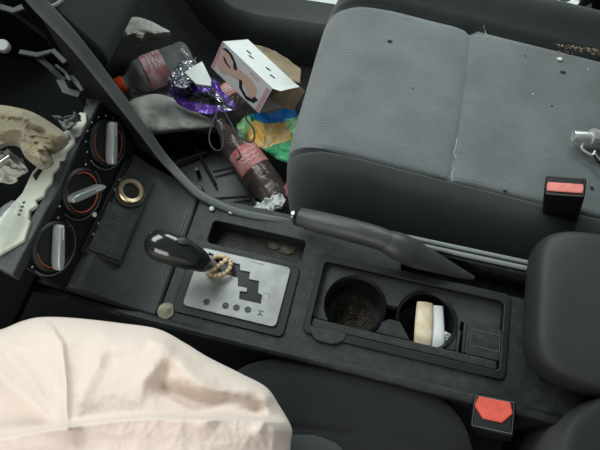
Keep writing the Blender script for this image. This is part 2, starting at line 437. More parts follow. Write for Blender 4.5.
for p in tp:
    for dy in (-.0045, .0015):
        vs += [Vector((p.x, p.y + dy, p.z - .006)), Vector((p.x, p.y + dy, FLOOR + .001))]
for i in range(L - 1):
    a = i * 4; b = a + 4
    fs += [(a, a + 1, b + 1, b), (a + 2, b + 2, b + 3, a + 3), (a, b, b + 2, a + 2), (a + 1, a + 3, b + 3, b + 1)]
fs += [(0, 2, 3, 1), tuple((L - 1) * 4 + k for k in (0, 1, 3, 2))]
make('passenger_side_panel', vs, fs, 'dark', cons)
extrude('passenger_side_panel', [(tp[-1].x, .3035, -.012), (.44, .3035, -.012), (.44, .3035, FLOOR + .001), (tp[-1].x, .3035, FLOOR + .001)], (0, .006, 0), 'dark', cons)
extrude('passenger_side_panel', [(tp[0].x, .333, .035), (tp[0].x, .333, FLOOR + .001), (-.62, .333, FLOOR + .001), (-.62, .333, .02)], (0, .006, 0), 'dark', cons)
# joint line across, screws
sj = [at(*p) for p in ((189, 207, .0002), (180, 232, .0002), (163, 270, .0002), (148, 306, .0002))]
tube('panel_joint', sj, .0011, 'black', cons, n=6, sub=4)
for (px, py) in ((212, 209), (231, 212)):
    q = at(px, py, .002); lathe('screw', [(.0035, -.002), (.0040, .001), (.003, .0022), (0, .0026)], q, (0, 0, 1), 'knobgrey', cons, n=16)

# ---- coins in tray
def coin(px, py, z, label, r=.0115):
    q = at(px, py, z); c = lathe('coin', [(r * .98, 0), (r, .0006), (r, .0014), (r * .93, .0018), (r * .90, .0014), (r * .5, .0015), (r * .3, .0019), (0, .0019)], q, (0, 0, 1), 'coin', None, n=32)
    c.data.transform(Matrix.Translation(-q)); c.location = q
    return tag(c, label, 'coin', 'coins left on the console')
coin(166, 311, .0001, 'tarnished round coin on the console beside the gear plate\'s front corner near the cream cloth', .0115)
coin(288, 247, -.0298, 'brass coloured coin lying at the rear end of the narrow tray', .012)
coin(275, 243, -.0298, 'dark tarnished coin left of the brighter coin in the narrow tray', .0105)
# lint in the tray
def specks(name, fn, count, r0, r1, m, label, cat, seed=1):
    rnd = random.Random(seed); vs = []; fs = []
    for _ in range(count):
        p = Vector(fn(rnd)); r = rnd.uniform(r0, r1); o = len(vs)
        for d in ((1, 0, 0), (0, 1, 0), (-1, 0, 0), (0, -1, 0), (0, 0, .6), (0, 0, -.3)):
            vs.append(p + Vector(d) * r * rnd.uniform(.5, 1.3))
        for a in range(4): fs += [(o + a, o + (a + 1) % 4, o + 4), (o + (a + 1) % 4, o + a, o + 5)]
    o = make(name, vs, fs, m, smooth=False); tag(o, label, cat, kind='stuff'); return o
specks('dust', lambda r: (r.uniform(tx0 + .006, tx1 - .006), r.uniform(ty0 + .004, ty1 - .004), -.0292), 260, .0005, .0013, 'debris', 'brown crumbs and dust on the bottom of the narrow tray', 'dust', 3)

# ================================================================== GEAR SELECTOR
gs = thing('gear_selector', (-.13, .18, 0), 'automatic gear selector, black glossy knob on a silver gate plate', 'gear lever')
pc = xy([(183, 307), (202, 251), (290, 265), (278, 326)])
px0, px1, py0, py1 = -.188, -.0655, .1405, .2215
surround = prism('surround', rrect(px0 - .012, py0 - .010, px1 + .012, py1 + .004, .008), .0002, .003, 'dark', gs, bevel=.001)
plate = prism('gate_plate', rrect(px0, py0, px1, py1, .006), .0005, .0062, 'silver', gs, bevel=0)
slot_px = [(209, 252), (229, 262), (240, 264), (240, 270), (250, 272), (249, 279), (259, 281), (258, 293), (262, 295), (261, 304), (239, 299), (240, 291), (247, 292), (247, 288), (238, 286), (238, 278), (229, 275), (214, 270), (207, 262)]
slot = prism('c', xy(slot_px, .006), -.01, .03, 'dark', bevel=0)
holes = []
IND = [(206.5, 302, 'P'), (225.5, 306, 'R'), (236.5, 308, 'N'), (248, 310, 'D')]
for px, py, ch in IND:
    q = at(px, py, .006); holes.append(prism('c', [(q.x + .0043 * math.cos(a), q.y + .0043 * math.sin(a)) for a in [2 * pi * i / 24 for i in range(24)]], .0048, .03, 'dark', bevel=0))
plate = cut(plate, [slot] + holes); bv = plate.modifiers.new('b', 'BEVEL'); bv.width = .0008; bv.segments = 2; bv.limit_method = 'ANGLE'; bv.angle_limit = .8
prism('gate_bottom', rrect(px0 + .012, py0 + .012, px1 - .008, py1 - .006, .004), .0025, .0034, 'black', gs, bevel=0)
RT = Matrix.Rotation(pi / 2, 3, 'Z')
for px, py, ch in IND:
    q = at(px, py, .006)
    gi = lathe('gear_indicator', [(.0042, .0046), (.0042, .0050), (0, .0050)], Vector((q.x, q.y, 0)), (0, 0, 1), 'silverdark', gs, n=24)
    text('gear_letter', ch, Vector((q.x, q.y, .0052)), .0062, 'ink', gi, RT)
q = at(261, 313, .0063); text('gear_letter', 'M', Vector((q.x, q.y, .0062)), .0095, 'ink', gs, RT)
q = at(266, 297, .0063)
tube('faint_mark', [Vector((q.x + .0042 * math.cos(a), q.y + .0052 * math.sin(a), .0062)) for a in [2 * pi * i / 20 for i in range(20)]], .00025, 'silverdark', gs, closed=True, n=6)
q = at(259, 261, .0063)
tube('release_cover', [Vector((q.x + a, q.y + b, .0062)) for a, b in ((-.0075, -.0035), (.0075, -.0035), (.0075, .0035), (-.0075, .0035))], .0004, 'silverdark', gs, closed=True, n=6)
# lever stalk and knob
b0 = at(216, 268, .004); k1 = at(207, 259, .045)
tube('stalk', [b0 + Vector((0, 0, -.002)), (b0 + k1) / 2, k1], .0055, 'knobgrey', gs, n=14, sub=3)
kp = [at(210, 265, .038), at(204, 263, .046), at(197, 259.5, .055), at(187, 255, .065), at(173, 249, .074), at(160, 244.5, .079), at(151, 241, .081), at(146, 239, .081)]
knob = tube('knob', kp, [.0070, .0120, .0150, .0178, .0200, .0195, .0145, .004], 'gloss', gs, n=28, sub=6, flat=.88, angle=180)
tube('knob_button', [at(190, 243, .083), at(183, 241, .089), at(177, 239.5, .091)], [.002, .0042, .002], 'grip', knob, n=12, sub=5, flat=.5)

# beads bracelet around the stalk
bt = thing('bead_bracelet', at(220, 268, .01), 'small wooden bead bracelet looped around the gear lever stalk', 'bracelet')
def bead_at(p, r=.0034):
    lathe('bead', [(.0007, -r), (r * .6, -r * .8), (r * .95, -r * .35), (r * .95, r * .35), (r * .6, r * .8), (.0007, r)], p, (random.uniform(-1, 1), random.uniform(-1, 1), .3), 'bead', bt, n=14, angle=180)
NB = 17
loop = []
for i in range(NB):
    a = 2 * pi * i / NB
    loop.append(at(218.5 + 12.0 * math.cos(a), 266 + 9.6 * math.sin(a) - 1.5 * math.cos(a), .013 + .004 * math.sin(a + .6)))
for p in loop: bead_at(p, .00325)
tube('cord', loop, .0008, 'twig', bt, closed=True, n=6)
for k in range(4):
    bead_at(at(214.5 + 3.6 * k, 269 - 2.9 * k, .021 - .0006 * k), .0032)
tube('cord_tail', [at(207, 262, .02), at(214.5, 269, .021), at(226, 260, .019), at(229, 258, .014)], .0008, 'twig', bt, n=6, sub=3)

# ================================================================== CUP HOLDER
ch = thing('cup_holder', (.095, .2, -.10), 'rectangular black double cup holder insert with a small lid, in the console', 'cup holder')
fr = prism('rim_frame', rrect(cx0 - .006, cy0 - .007, cx1 + .006, cy1 + .008, .008), .0003, .004, 'dark', ch, bevel=0)
fr = cut(fr, [prism('c', rrect(cx0 + .002, cy0 + .003, cx1 - .002, cy1 - .003, .006), -.02, .02, 'dark', bevel=0)])
bv = fr.modifiers.new('b', 'BEVEL'); bv.width = .001; bv.segments = 2; bv.limit_method = 'ANGLE'; bv.angle_limit = .7
# deck with two round holes, slightly sunken
ccs = [(at(355, 306, -.012), .0405), (at(426, 321, -.012), .0395)]
deck = prism('deck', rrect(cx0 + .001, cy0 + .018, cx1 - .001, cy1 - .001, .006), -.030, -.009, 'consolelight', ch, bevel=0)
cuts = []
def circ(c, r, n=48, dy=0): return [(c.x + r * math.cos(2 * pi * i / n), c.y + dy + r * math.sin(2 * pi * i / n)) for i in range(n)]
for c, r in ccs: cuts.append(prism('c', circ(c, r), -.2, .05, 'dark', bevel=0))
cuts.append(prism('c', [(ccs[0][0].x, ccs[0][0].y - .014), (ccs[1][0].x, ccs[1][0].y - .014), (ccs[1][0].x, ccs[1][0].y + .010), (ccs[0][0].x, ccs[0][0].y + .010)], -.2, .05, 'dark', bevel=0))
lx0, lx1, ly0, ly1 = at(464, 340, -.01).x, at(504, 340, -.01).x, cy0 + .004, at(480, 326, -.01).y
cuts.append(prism('c', [(lx0 - .007, cy0), (lx0 - .002, cy0), (lx0 - .002, ly1), (lx0 - .007, ly1)], -.2, .05, 'dark', bevel=0))
deck = cut(deck, cuts); bv = deck.modifiers.new('b', 'BEVEL'); bv.width = .0015; bv.segments = 2; bv.limit_method = 'ANGLE'; bv.angle_limit = .7
for c, r in ccs:
    lathe('cup_well', [(r - .0005, -.028), (r - .0005, -.006), (r - .004, -.010), (r - .005, -.040), (r - .007, -.058), (0, -.060), (0, -.064), (r - .002, -.064)], Vector((c.x, c.y, 0)), (0, 0, 1), 'black', ch, n=56, caps=False)
# the long front bar with two rounded tongues and centre tab
bar = prism('front_bar', rrect(cx0 + .002, cy0 + .0035, cx1 - .003, cy0 + .0155, .003), -.018, -.001, 'console', ch, bevel=.002)
prism('centre_tab', xy([(377, 333), (382, 322), (389, 319), (400, 322), (410, 341)], -.008), -.03, -.006, 'console', ch, bevel=.001)
prism('tongue', roundpoly(xy([(308, 326), (313, 341), (334, 346), (345, 341), (346, 334)], -.001), .01), -.004, .0055, 'console', ch, bevel=.0015)
lid = prism('lid', rrect(lx0 + .001, ly0 + .012, lx1, ly1, .004), -.02, -.004, 'console', ch, bevel=.0015)
lm = Vector(((lx0 + lx1) / 2, (ly0 + ly1) / 2 + .008, 0))
tube('lid_outline', [Vector((lm.x + a * (lx1 - lx0) * .36, lm.y + b * .0105, -.0038)) for a, b in ((-1, -1), (1, -1), (1, 1), (-1, 1))], .0006, 'trim', lid, closed=True, n=6)
box('hinge_post', ((lx0 - .0085), cy0 + .028, -.010), (.0035, .030, .016), 'console', ch)
# debris
c0 = ccs[0][0]; c1 = ccs[1][0]
def disc(c, r, z): 
    def f(rn):
        a = rn.uniform(0, 2 * pi); q = r * math.sqrt(rn.random()); return (c.x + q * math.cos(a), c.y + q * math.sin(a), z + rn.uniform(0, .004) * (1 - q / r))
    return f
specks('dirt', disc(Vector((c0.x + .003, c0.y, 0)), .030, -.0590), 480, .0010, .0032, 'dirt', 'brown dirt and crumbs in the bottom of the left cup well', 'dirt', 5)
specks('dirt', disc(Vector((c1.x - .012, c1.y, 0)), .018, -.0590), 160, .0010, .0032, 'dirt', 'brown dirt beside the crushed paper cup in the right cup well', 'dirt', 6)
# crumpled paper cup in the right well
cupo = thing('paper_cup', (c1.x, c1.y, -.094), 'crushed tan and white paper cup standing in the right cup well', 'cup')
tube('cup_wall', [at(421, 354, -.022), at(423, 340, -.016), at(424, 322, -.012), at(425, 303, -.012)], [.0105, .0115, .0115, .0105], 'cup', cupo, n=20, sub=5, flat=.45)
tube('cup_lining', [at(435, 352, -.024), at(436, 340, -.020), at(436, 322, -.018), at(436, 306, -.016)], [.0100, .0110, .0105, .0095], 'paper', cupo, n=20, sub=5, flat=.45)
lathe('cup_base', [(0, 0), (.024, 0), (.024, .004), (0, .004)], Vector((c1.x, c1.y, -.0595)), (0, 0, 1), 'black', cupo, n=32)
tg = sheet('tissue', [(436, 338, -.022), (445, 331, -.018), (459, 337, -.018), (459, 345, -.020), (448, 350, -.022), (438, 347, -.022)], 'cupdark', .006, 90, None, cuts=4, seed=4)
tag(tg, 'grey crumpled foil scrap at the near edge of the right cup well', 'foil')

# ================================================================== HANDBRAKE
hb = thing('handbrake', (.14, .262, 0), 'dark grey handbrake lever with chrome button beside the passenger seat', 'handbrake')
hp = [at(297, 216, .030), at(318, 222, .036), at(350, 230, .044), at(378, 238, .046), at(392, 244, .044)]
tube('grip', hp, [.0125, .0145, .0150, .0148, .0140], 'grip', hb, n=22, sub=5, flat=.95)
tube('lever_cover', [at(385, 241, .045), at(398, 246, .042), at(414, 254, .030), at(438, 264, .015), at(460, 273, .003), at(474, 278, -.004)], [.0148, .0180, .0180, .0125, .0070, .003], 'grip', hb, n=22, sub=5, flat=.85, angle=180)
bp0 = hp[0]; bd = (hp[0] - hp[1]).normalized()
tube('release_button', [bp0 - bd * .002, bp0 + bd * .006, bp0 + bd * .0075], [.0072, .0072, .005], 'chrome', hb, n=20)
tube('collar', [bp0 - bd * .004, bp0 + bd * .001], [.0132, .0118], 'black', hb, n=22)

# ================================================================== ARMREST
ar = thing('armrest', (.33, .235, .0), 'wide dark grey vinyl armrest lid at the rear of the console', 'armrest')
AX0, AX1, AY0, AY1 = .224, .56, .142, .335
no = 64; N = 15; vs = []; fs = []
def se(t, a, b, p=4.6):
    c, s = math.cos(t), math.sin(t)
    return (abs(c) ** (2 / p) * a * (1 if c >= 0 else -1), abs(s) ** (2 / p) * b * (1 if s >= 0 else -1))
cxm, cym, ha, hbw = (AX0 + AX1) / 2, (AY0 + AY1) / 2, (AX1 - AX0) / 2, (AY1 - AY0) / 2
pr = [(.90, .018), (.955, .022), (.99, .032), (1.0, .046), (.992, .058), (.97, .066), (.93, .071), (.86, .0735), (.7, .075), (.4, .0765), (.12, .077)]
for (s, z) in pr:
    for i in range(96):
        dx, dy = se(2 * pi * i / 96, ha, hbw, 5.5)
        ins = (1 - s) * hbw
        f = (1 - ins / ha, 1 - ins / hbw) if s > .6 else (s, s)
        vs.append((cxm + dx * f[0], cym + dy * f[1], z))
for r in range(len(pr) - 1):
    for j in range(96): fs.append((r * 96 + j, r * 96 + (j + 1) % 96, (r + 1) * 96 + (j + 1) % 96, (r + 1) * 96 + j))
fs += [tuple(range(96)), tuple((len(pr) - 1) * 96 + j for j in range(96))]
make('lid_pad', vs, fs, 'armrest', ar, angle=180)
box('bin', ((AX0 + AX1) / 2 + .01, (AY0 + AY1) / 2 - .012, .010), (AX1 - AX0 - .05, .148, .0185), 'dark', ar, bevel=.003)

# ================================================================== CLIMATE PANEL
ang = math.radians(74)
cl = thing('climate_control_panel', (-.33, .22, .05), 'black heater control panel with three round dials', 'climate panel')
nP = Vector((math.sin(ang), -.04, math.cos(ang))).normalized()
uP = Vector((.03, 1, 0)); uP = (uP - nP * uP.dot(nP)).normalized()        # lateral, to passenger
vP = nP.cross(uP).normalized()
if vP.z < 0: vP = -vP                                                       # up the panel
P0 = Vector((-.3245, .223, .100))
def onp(u, v, h=0): return P0 + uP * u + vP * v + nP * h
def pbox(name, u0, u1, v0, v1, h0, h1, m, parent, bevel=.001):
    return extrude(name, [onp(u0, v0, h0), onp(u1, v0, h0), onp(u1, v1, h0), onp(u0, v1, h0)], nP * (h1 - h0), m, parent, bevel=bevel)
pbox('fascia', -.108, .104, -.048, .0345, -.012, 0, 'black', cl)
prism('top_frame', xy([(86, 99), (99, 95), (101, 100), (93, 115), (69, 164), (58, 191), (46, 211), (12, 276), (-4, 268), (2, 250), (33, 214), (53, 180), (59, 163), (77, 130)], .134), .118, .134, 'consolelight', cl, bevel=.0015)
pbox('lower_strip', -.060, .078, -.050, -.040, .0002, .004, 'dark', cl)
for u in (-.035, -.02, .03, .045): pbox('strip_mark', u, u + .003, -.046, -.0435, .0041, .0045, 'knobgrey', cl, 0)
K = 1.28
def dir_px(u, dx, dy):      # panel direction whose picture runs along (dx, dy)
    c = proj(onp(u, 0, .01)); a_ = proj(onp(u + .01, 0, .01)); b_ = proj(onp(u, .01, .01))
    ax_, ay_, bx_, by_ = a_[0] - c[0], a_[1] - c[1], b_[0] - c[0], b_[1] - c[1]; D = ax_ * by_ - bx_ * ay_
    return ((dx * by_ - bx_ * dy) / D, (ax_ * dy - dx * ay_) / D)
def dial(u, ptr_dir, ring_arc, orange_arc):
    dl = lathe('dial', [(.0225 * K, .0), (.0230 * K, .004), (.0215 * K, .006), (.0205 * K, .0065), (.0195 * K, .003), (0, .003)], onp(u, 0), nP, 'dark', cl, n=48)
    d = (uP * ptr_dir[0] + vP * ptr_dir[1]).normalized(); e = d.cross(nP).normalized(); c = onp(u, 0)
    L = .0205 * K
    outl = [c + d * a + e * b + nP * .003 for a, b in ((L, .0022), (L * .8, .0038), (-L * .6, .0046), (-L, .0034), (-L, -.0034), (-L * .6, -.0046), (L * .8, -.0038), (L, -.0022))]
    extrude('dial_bar', outl, nP * .013, 'knobgrey', dl, bevel=.0018)
    extrude('pointer_line', [c + d * L * .98 + e * .0006 + nP * .0161, c + d * L * .35 + e * .0006 + nP * .0161, c + d * L * .35 - e * .0006 + nP * .0161, c + d * L * .98 - e * .0006 + nP * .0161], nP * .0003, 'white', dl)
    arc = [c + (uP * math.cos(t) + vP * math.sin(t)) * .0262 * K + nP * .0008 for t in [ring_arc[0] + (ring_arc[1] - ring_arc[0]) * i / 40 for i in range(41)]]
    tube('dial_surround', arc, .0010, 'trim', dl, n=8)
    arc = [c + (uP * math.cos(t) + vP * math.sin(t)) * .0188 * K + nP * .0045 for t in [orange_arc[0] + (orange_arc[1] - orange_arc[0]) * i / 30 for i in range(31)]]
    tube('orange_band', arc, .0011, 'orange', dl, n=8)
dial(.0725, dir_px(.0725, .02, -1), (pi * .95, pi * 2.0), (pi * .55, pi * 1.95))
dial(0, dir_px(0, 1, -.42), (pi * .95, pi * 1.95), (pi * .65, pi * 2.3))
dial(-.0725, dir_px(-.0725, .02, -1), (pi * .95, pi * 2.0), (pi * .75, pi * 1.3))
def ticks(u, angs, r=.033, m='white', s=.0010):
    for a in angs:
        c = onp(u, 0) + (uP * math.cos(a) + vP * math.sin(a)) * r
        extrude('dial_mark', [c + uP * s * x + vP * s * y for x, y in ((-1, -.6), (1, -.6), (1, .6), (-1, .6))], nP * .0004, m, cl)
ticks(.0725, [math.radians(a) for a in range(-30, 200, 22)])
ticks(.0725, [math.radians(-50)], .033, 'redprint')
ticks(0, [math.radians(a) for a in (20, 75, 110, 150)], .034, 'white', .0013)
ticks(-.0725, [math.radians(a) for a in (-15, 20, 55, 90, 125, 160)], .033, 'white', .0013)
q = onp(-.012, -.034, .002); lathe('indicator_button', [(.0030, 0), (.0030, .0015), (0, .002)], q, nP, 'white', cl, n=16)

# ---- ashtray door with lighter socket
ash = thing('lighter_socket_panel', (-.29, .245, .03), 'dark square panel with brass ringed lighter socket beside the heater dials', 'lighter socket')
A = [Vector(p) for p in ()]
def slopez(x):
    pr_ = [(-.217, -.001), (-.235, .002), (-.262, .012), (-.285, .030), (-.303, .052), (-.33, .052)][::-1]
    for i in range(len(pr_) - 1):
        if pr_[i][0] <= x <= pr_[i + 1][0]:
            t = (x - pr_[i][0]) / (pr_[i + 1][0] - pr_[i][0]); return pr_[i][1] + t * (pr_[i + 1][1] - pr_[i][1])
    return 0
nA = Vector((.62, 0, .785)).normalized(); uA = Vector((0, 1, 0)); vA = nA.cross(uA); vA = -vA if vA.z < 0 else vA
PA = Vector((-.2955, .250, .0415))
def ona(u, v, h=0): return PA + uA * u + vA * v + nA * h
extrude('panel', [ona(-.085, -.026, -.003), ona(.038, -.026, -.003), ona(.038, .024, -.003), ona(-.085, .024, -.003)], nA * .006, 'dark', ash, bevel=.0015)
extrude('ashtray_door', [ona(-.080, -.022, .0031), ona(-.014, -.022, .0031), ona(-.014, .020, .0031), ona(-.080, .020, .0031)], nA * .0018, 'console', ash, bevel=.001)
sc = PA + uA * .012
sc = ona(.012, 0, .003)
lathe('socket_surround', [(.0215, 0), (.0215, .002), (.020, .003), (.0175, .002), (.0175, .0)], sc, nA, 'console', ash, n=40)
sring = lathe('socket_ring', [(.0172, 0), (.0172, .004), (.0155, .0058), (.0110, .005), (.0105, .001)], sc, nA, 'brass', ash, n=40)
lathe('socket_core', [(.0105, .0002), (.0105, .0012), (0, .0012)], sc, nA, 'black', sring, n=32)

# ================================================================== DASH CAVITY
cav = thing('radio_cavity', (-.5, .22, .0), 'open black cavity in the dash where the radio was removed', 'dashboard cavity')
extrude('back_wall', [(-.72, .05, -.02), (-.72, .44, -.02), (-.72, .44, .40), (-.72, .05, .40)], (-.02, 0, 0), 'void', cav)
extrude('cavity_floor', [(-.72, .056, .035), (-.352, .056, .064), (-.352, .330, .064), (-.48, .434, .05), (-.72, .434, .035)], (0, 0, -.01), 'void', cav)
extrude('cavity_side', [(-.72, .436, .0), (-.47, .436, .02), (-.47, .436, .10), (-.55, .436, .20), (-.62, .436, .34), (-.72, .436, .36)], (0, .006, 0), 'void', cav)
extrude('cavity_side', [(-.72, .05, .0), (-.42, .05, .02), (-.40, .05, .12), (-.40, .05, .33), (-.72, .05, .36)], (0, .006, 0), 'void', cav)
def strap(pts, wd, m, name='bracket', th=.003):
    P = [Vector(p) for p in pts]; vs = []; fs = []
    for i, p in enumerate(P):
        t = P[min(len(P) - 1, i + 1)] - P[max(0, i - 1)]; v = (CAM - p).normalized(); s = t.cross(Vector((.2, 0, 1))).normalized() * wd / 2; nn_ = s.cross(t).normalized() * th
        vs += [p + s, p - s, p - s + nn_, p + s + nn_]
    for i in range(len(P) - 1):
        for j in range(4): fs.append((i * 4 + j, i * 4 + (j + 1) % 4, (i + 1) * 4 + (j + 1) % 4, (i + 1) * 4 + j))
    fs += [(0, 1, 2, 3), tuple(len(P) * 4 - 4 + j for j in range(4))]
    return make(name, vs, fs, m, cav, bevel=.0008)
strap([at(20, 53, .17), at(38, 56, .17), at(54, 52, .17), at(66, 64, .17)], .007, 'dark')
strap([at(36, 56, .168), at(50, 68, .160), at(62, 80, .15), at(72, 78, .15), at(84, 92, .15)], .007, 'dark')
strap([at(60, 80, .15), at(66, 92, .15), at(80, 96, .145)], .010, 'dark')
strap([at(0, 8, .22), at(14, 12, .22), at(24, 8, .22)], .008, 'dark')
strap([at(70, 82, .16), at(66, 74, .16), at(56, 66, .16)], .004, 'dark')
lathe('round_cap', [(0, .004), (.006, .004), (.0075, .002), (.0075, -.004), (0, -.004)], at(3, 46, .18), (.3, -.3, .9), 'knobgrey', cav, n=24)
# white bracket edge
wb = thing('radio_bracket', at(40, 190, .12), 'jagged off-white plastic radio bracket along the heater panel top', 'bracket')
WB = [(80, 112), (86, 113), (86.5, 121), (79, 134), (74, 136), (74, 142), (66, 151), (64, 158), (59, 160), (58, 166), (52, 172), (51, 182), (45, 189), (44, 195), (35, 200), (37, 205), (29, 210), (28, 218), (30, 221), (24, 240), (3, 252), (-14, 262), (-22, 240), (2, 215), (22, 193), (32, 172), (46, 156), (62, 134), (70, 120)]
ctz = .138
wbo = prism('bracket_plate', xy(WB, ctz), ctz - .006, ctz, 'whiteplastic', wb, bevel=.0008)
prism('slot_mark', xy([(33, 176), (40, 168), (43, 170), (36, 181)], ctz), ctz + .0001, ctz + .001, 'ink', wb, bevel=0)
prism('slot_mark', xy([(63, 142), (69, 135), (71, 138), (65, 146)], ctz), ctz + .0001, ctz + .001, 'ink', wb, bevel=0)
for k in range(4): prism('print_mark', xy([(17 + k * 1.6, 214 - k * 4.0), (20 + k * 1.6, 213 - k * 4.0), (21 + k * 1.5, 215 - k * 4), (18 + k * 1.6, 216 - k * 4.0)], ctz + .013), ctz + .0125, ctz + .013, 'ink', wb, bevel=0)
tube('clear_capsule', [at(16, 203, ctz + .005), at(10, 214, ctz + .006), at(2, 232, ctz + .006), at(-6, 250, ctz + .005)], [.006, .0125, .0130, .009], 'plasticclear', wb, n=20, sub=5, flat=.8)
# beige rag
rg = pillow('rag', [(-25, 100), (-5, 104), (14, 107), (32, 112), (50, 122), (66, 134), (68, 140), (56, 150), (50, 152), (52, 162), (40, 168), (26, 158), (18, 146), (4, 142), (-20, 150), (-40, 130)], .19, .165, 'rag', None, rings=36, power=4,
            fold=lambda x, y: .010 * ridged(Vector((x * .04, y * .06, 2))) + crease(x, y, [(0, 128), (20, 130), (36, 148), (44, 166)], 8, .010, 1) + crease(x, y, [(20, 108), (38, 124), (60, 134)], 6, .006), thick=.008)
tag(rg, 'dirty beige rag stuffed into the open dash cavity', 'rag')
wr = sheet('paper_scrap', [(-8, 150, .14), (10, 150, .14), (24, 158, .14), (26, 172, .14), (12, 182, .14), (-8, 186, .14)], 'greypaper', .02, 60, None, cuts=4, seed=9, thick=.001)
tag(wr, 'greyish scrap of crumpled paper below the beige rag', 'paper')
tg = tube('metal_rod', [at(-4, 164, .155), at(9, 155, .16)], .0020, 'chrome', None, n=12); tag(tg, 'short shiny metal rod below the beige rag in the cavity', 'rod')
wf = sheet('foil_scrap', [(52, 116, .152), (66, 114, .155), (80, 114, .152), (76, 126, .151), (66, 132, .151)], 'silverdark', .012, 80, None, cuts=4, seed=11, thick=.001)
tag(wf, 'grey wrinkled foil scrap between the rag and the white bracket', 'foil')

# ================================================================== PASSENGER SEAT
ps = thing('passenger_seat', (.13, .6, FLOOR), 'passenger seat with grey ribbed fabric centre and darker bolsters', 'car seat')
SX0, SX1, SY0, SY1 = -.133, .42, .345, .865
SEAM_IN, SEAM_OUT = .432, .748
NU, NV = 150, 140
def seat_pt(u, v):
    # u 0 front .. 1 rear ; v 0 driver side .. 1 door side
    U = 2 * u - 1; V = 2 * v - 1
    fU = max(0, -U)
    y = (SY0 + SY1) / 2 + (SY1 - SY0) / 2 * V * (1 - .10 * fU ** 7)
    x = (SX0 + SX1) / 2 + (SX1 - SX0) / 2 * (U if U > 0 else U * (1 - .10 * abs(V) ** 5))
    dx = (u) * (SX1 - SX0); dyi = v * (SY1 - SY0); dyo = (1 - v) * (SY1 - SY0)
    z = -.040
    z += .012 * math.exp(-((x + .04) / .10) ** 2)
    z -= .017 * max(0, min(1.3, (x - .13) / .2))
    z -= .006 * math.exp(-((y - .59) / .10) ** 2)
    def edge(d, R, H): return 0 if d > R else -H * (1 - math.sqrt(max(0, 1 - (1 - d / R) ** 2)))
    z += edge(dx, .075, .075)
    z += edge(dyi, .085, .085)
    z += edge(dyo, .05, .07)
    # outer bolster bulge, inner bolster slight
    z += .038 * math.exp(-((y - .81) / .04) ** 2) * min(1, dx / .12)
    z += .004 * math.exp(-((y - .40) / .02) ** 2)
    # seams
    g = 0
    g -= .0055 * math.exp(-((y - SEAM_IN) / .0035) ** 2)
    g -= .010 * math.exp(-((y - SEAM_OUT) / .007) ** 2)
    if SEAM_IN < y < SEAM_OUT:
        xs = .131 + .006 * math.sin((y - .43) / .31 * pi)
        g -= .0065 * math.exp(-((x - xs) / .005) ** 2) + .006 * math.exp(-((x - xs) / .02) ** 2)
    z += g * min(1, dx / .04)
    return Vector((x, y, z))
us = [(i / NU) ** 1.15 for i in range(NU + 1)]
seam_v0 = (SEAM_IN - SY0) / (SY1 - SY0); seam_v1 = (SEAM_OUT - SY0) / (SY1 - SY0)
def patch(name, v0, v1, nv, m, skirt0=False, skirt1=False):
    vs = []; fs = []; rows = []
    vv = [v0 + (v1 - v0) * j / nv for j in range(nv + 1)]
    for i, u in enumerate(us):
        for v in vv: vs.append(seat_pt(u, v))
    W = nv + 1
    for i in range(NU):
        for j in range(nv): fs.append((i * W + j, i * W + j + 1, (i + 1) * W + j + 1, (i + 1) * W + j))
    # skirt round the whole patch border down to the seat base, closing it as a solid
    ring = [i * W for i in range(NU + 1)] + [NU * W + j for j in range(1, W)] + [i * W + nv for i in range(NU - 1, -1, -1)] + [j for j in range(nv - 1, 0, -1)]
    b = len(vs)
    for r in ring:
        p = vs[r]; vs.append(Vector((p.x + (.012 if p.x < SX0 + .06 else 0), p.y, -.235)))
    k = len(ring)
    for j in range(k): fs.append((ring[j], ring[(j + 1) % k], b + (j + 1) % k, b + j))
    fs.append(tuple(b + j for j in range(k)))
    return make(name, vs, fs, m, ps, angle=60)
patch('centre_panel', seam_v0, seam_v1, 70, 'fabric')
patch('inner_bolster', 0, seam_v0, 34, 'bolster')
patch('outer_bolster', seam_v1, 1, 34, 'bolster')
box('seat_base', (.14, .605, -.29), (.44, .40, .10), 'dark', ps, bevel=.01)
# backrest rising behind, just outside the photo
extrude('backrest', [(.405, .37, -.10), (.375, .37, -.02), (.52, .37, .55), (.64, .37, .55), (.54, .37, -.12)], (0, .47, 0), 'bolster', ps, bevel=.03)
tube('seat_rail', [(-.08, .40, -.33), (.38, .40, -.33)], .012, 'dark', ps, n=10)
def seat_z(x, y):
    best = None
    u = min(1, max(0, (x - SX0) / (SX1 - SX0))); v = min(1, max(0, (y - SY0) / (SY1 - SY0)))
    for _ in range(6):
        p = seat_pt(u, v); u += (x - p.x) / (SX1 - SX0); v += (y - p.y) / (SY1 - SY0); u = min(1, max(0, u)); v = min(1, max(0, v))
    return seat_pt(u, v).z
def on_seat(px, py, h=0):
    z = -.045
    for _ in range(8):
        p = at(px, py, z); z = seat_z(p.x, p.y) + h
    return at(px, py, z)
# stitches: pale loose thread along cross seam
tube('seam_thread', [on_seat(*p, .0008) for p in ((457, 138), (456, 146), (454, 152), (456, 158))], .0006, 'thread', ps, n=6, sub=3)
tube('seam_thread', [on_seat(*p, .0008) for p in ((455, 168), (452, 174), (453, 181))], .0005, 'thread', ps, n=6, sub=3)
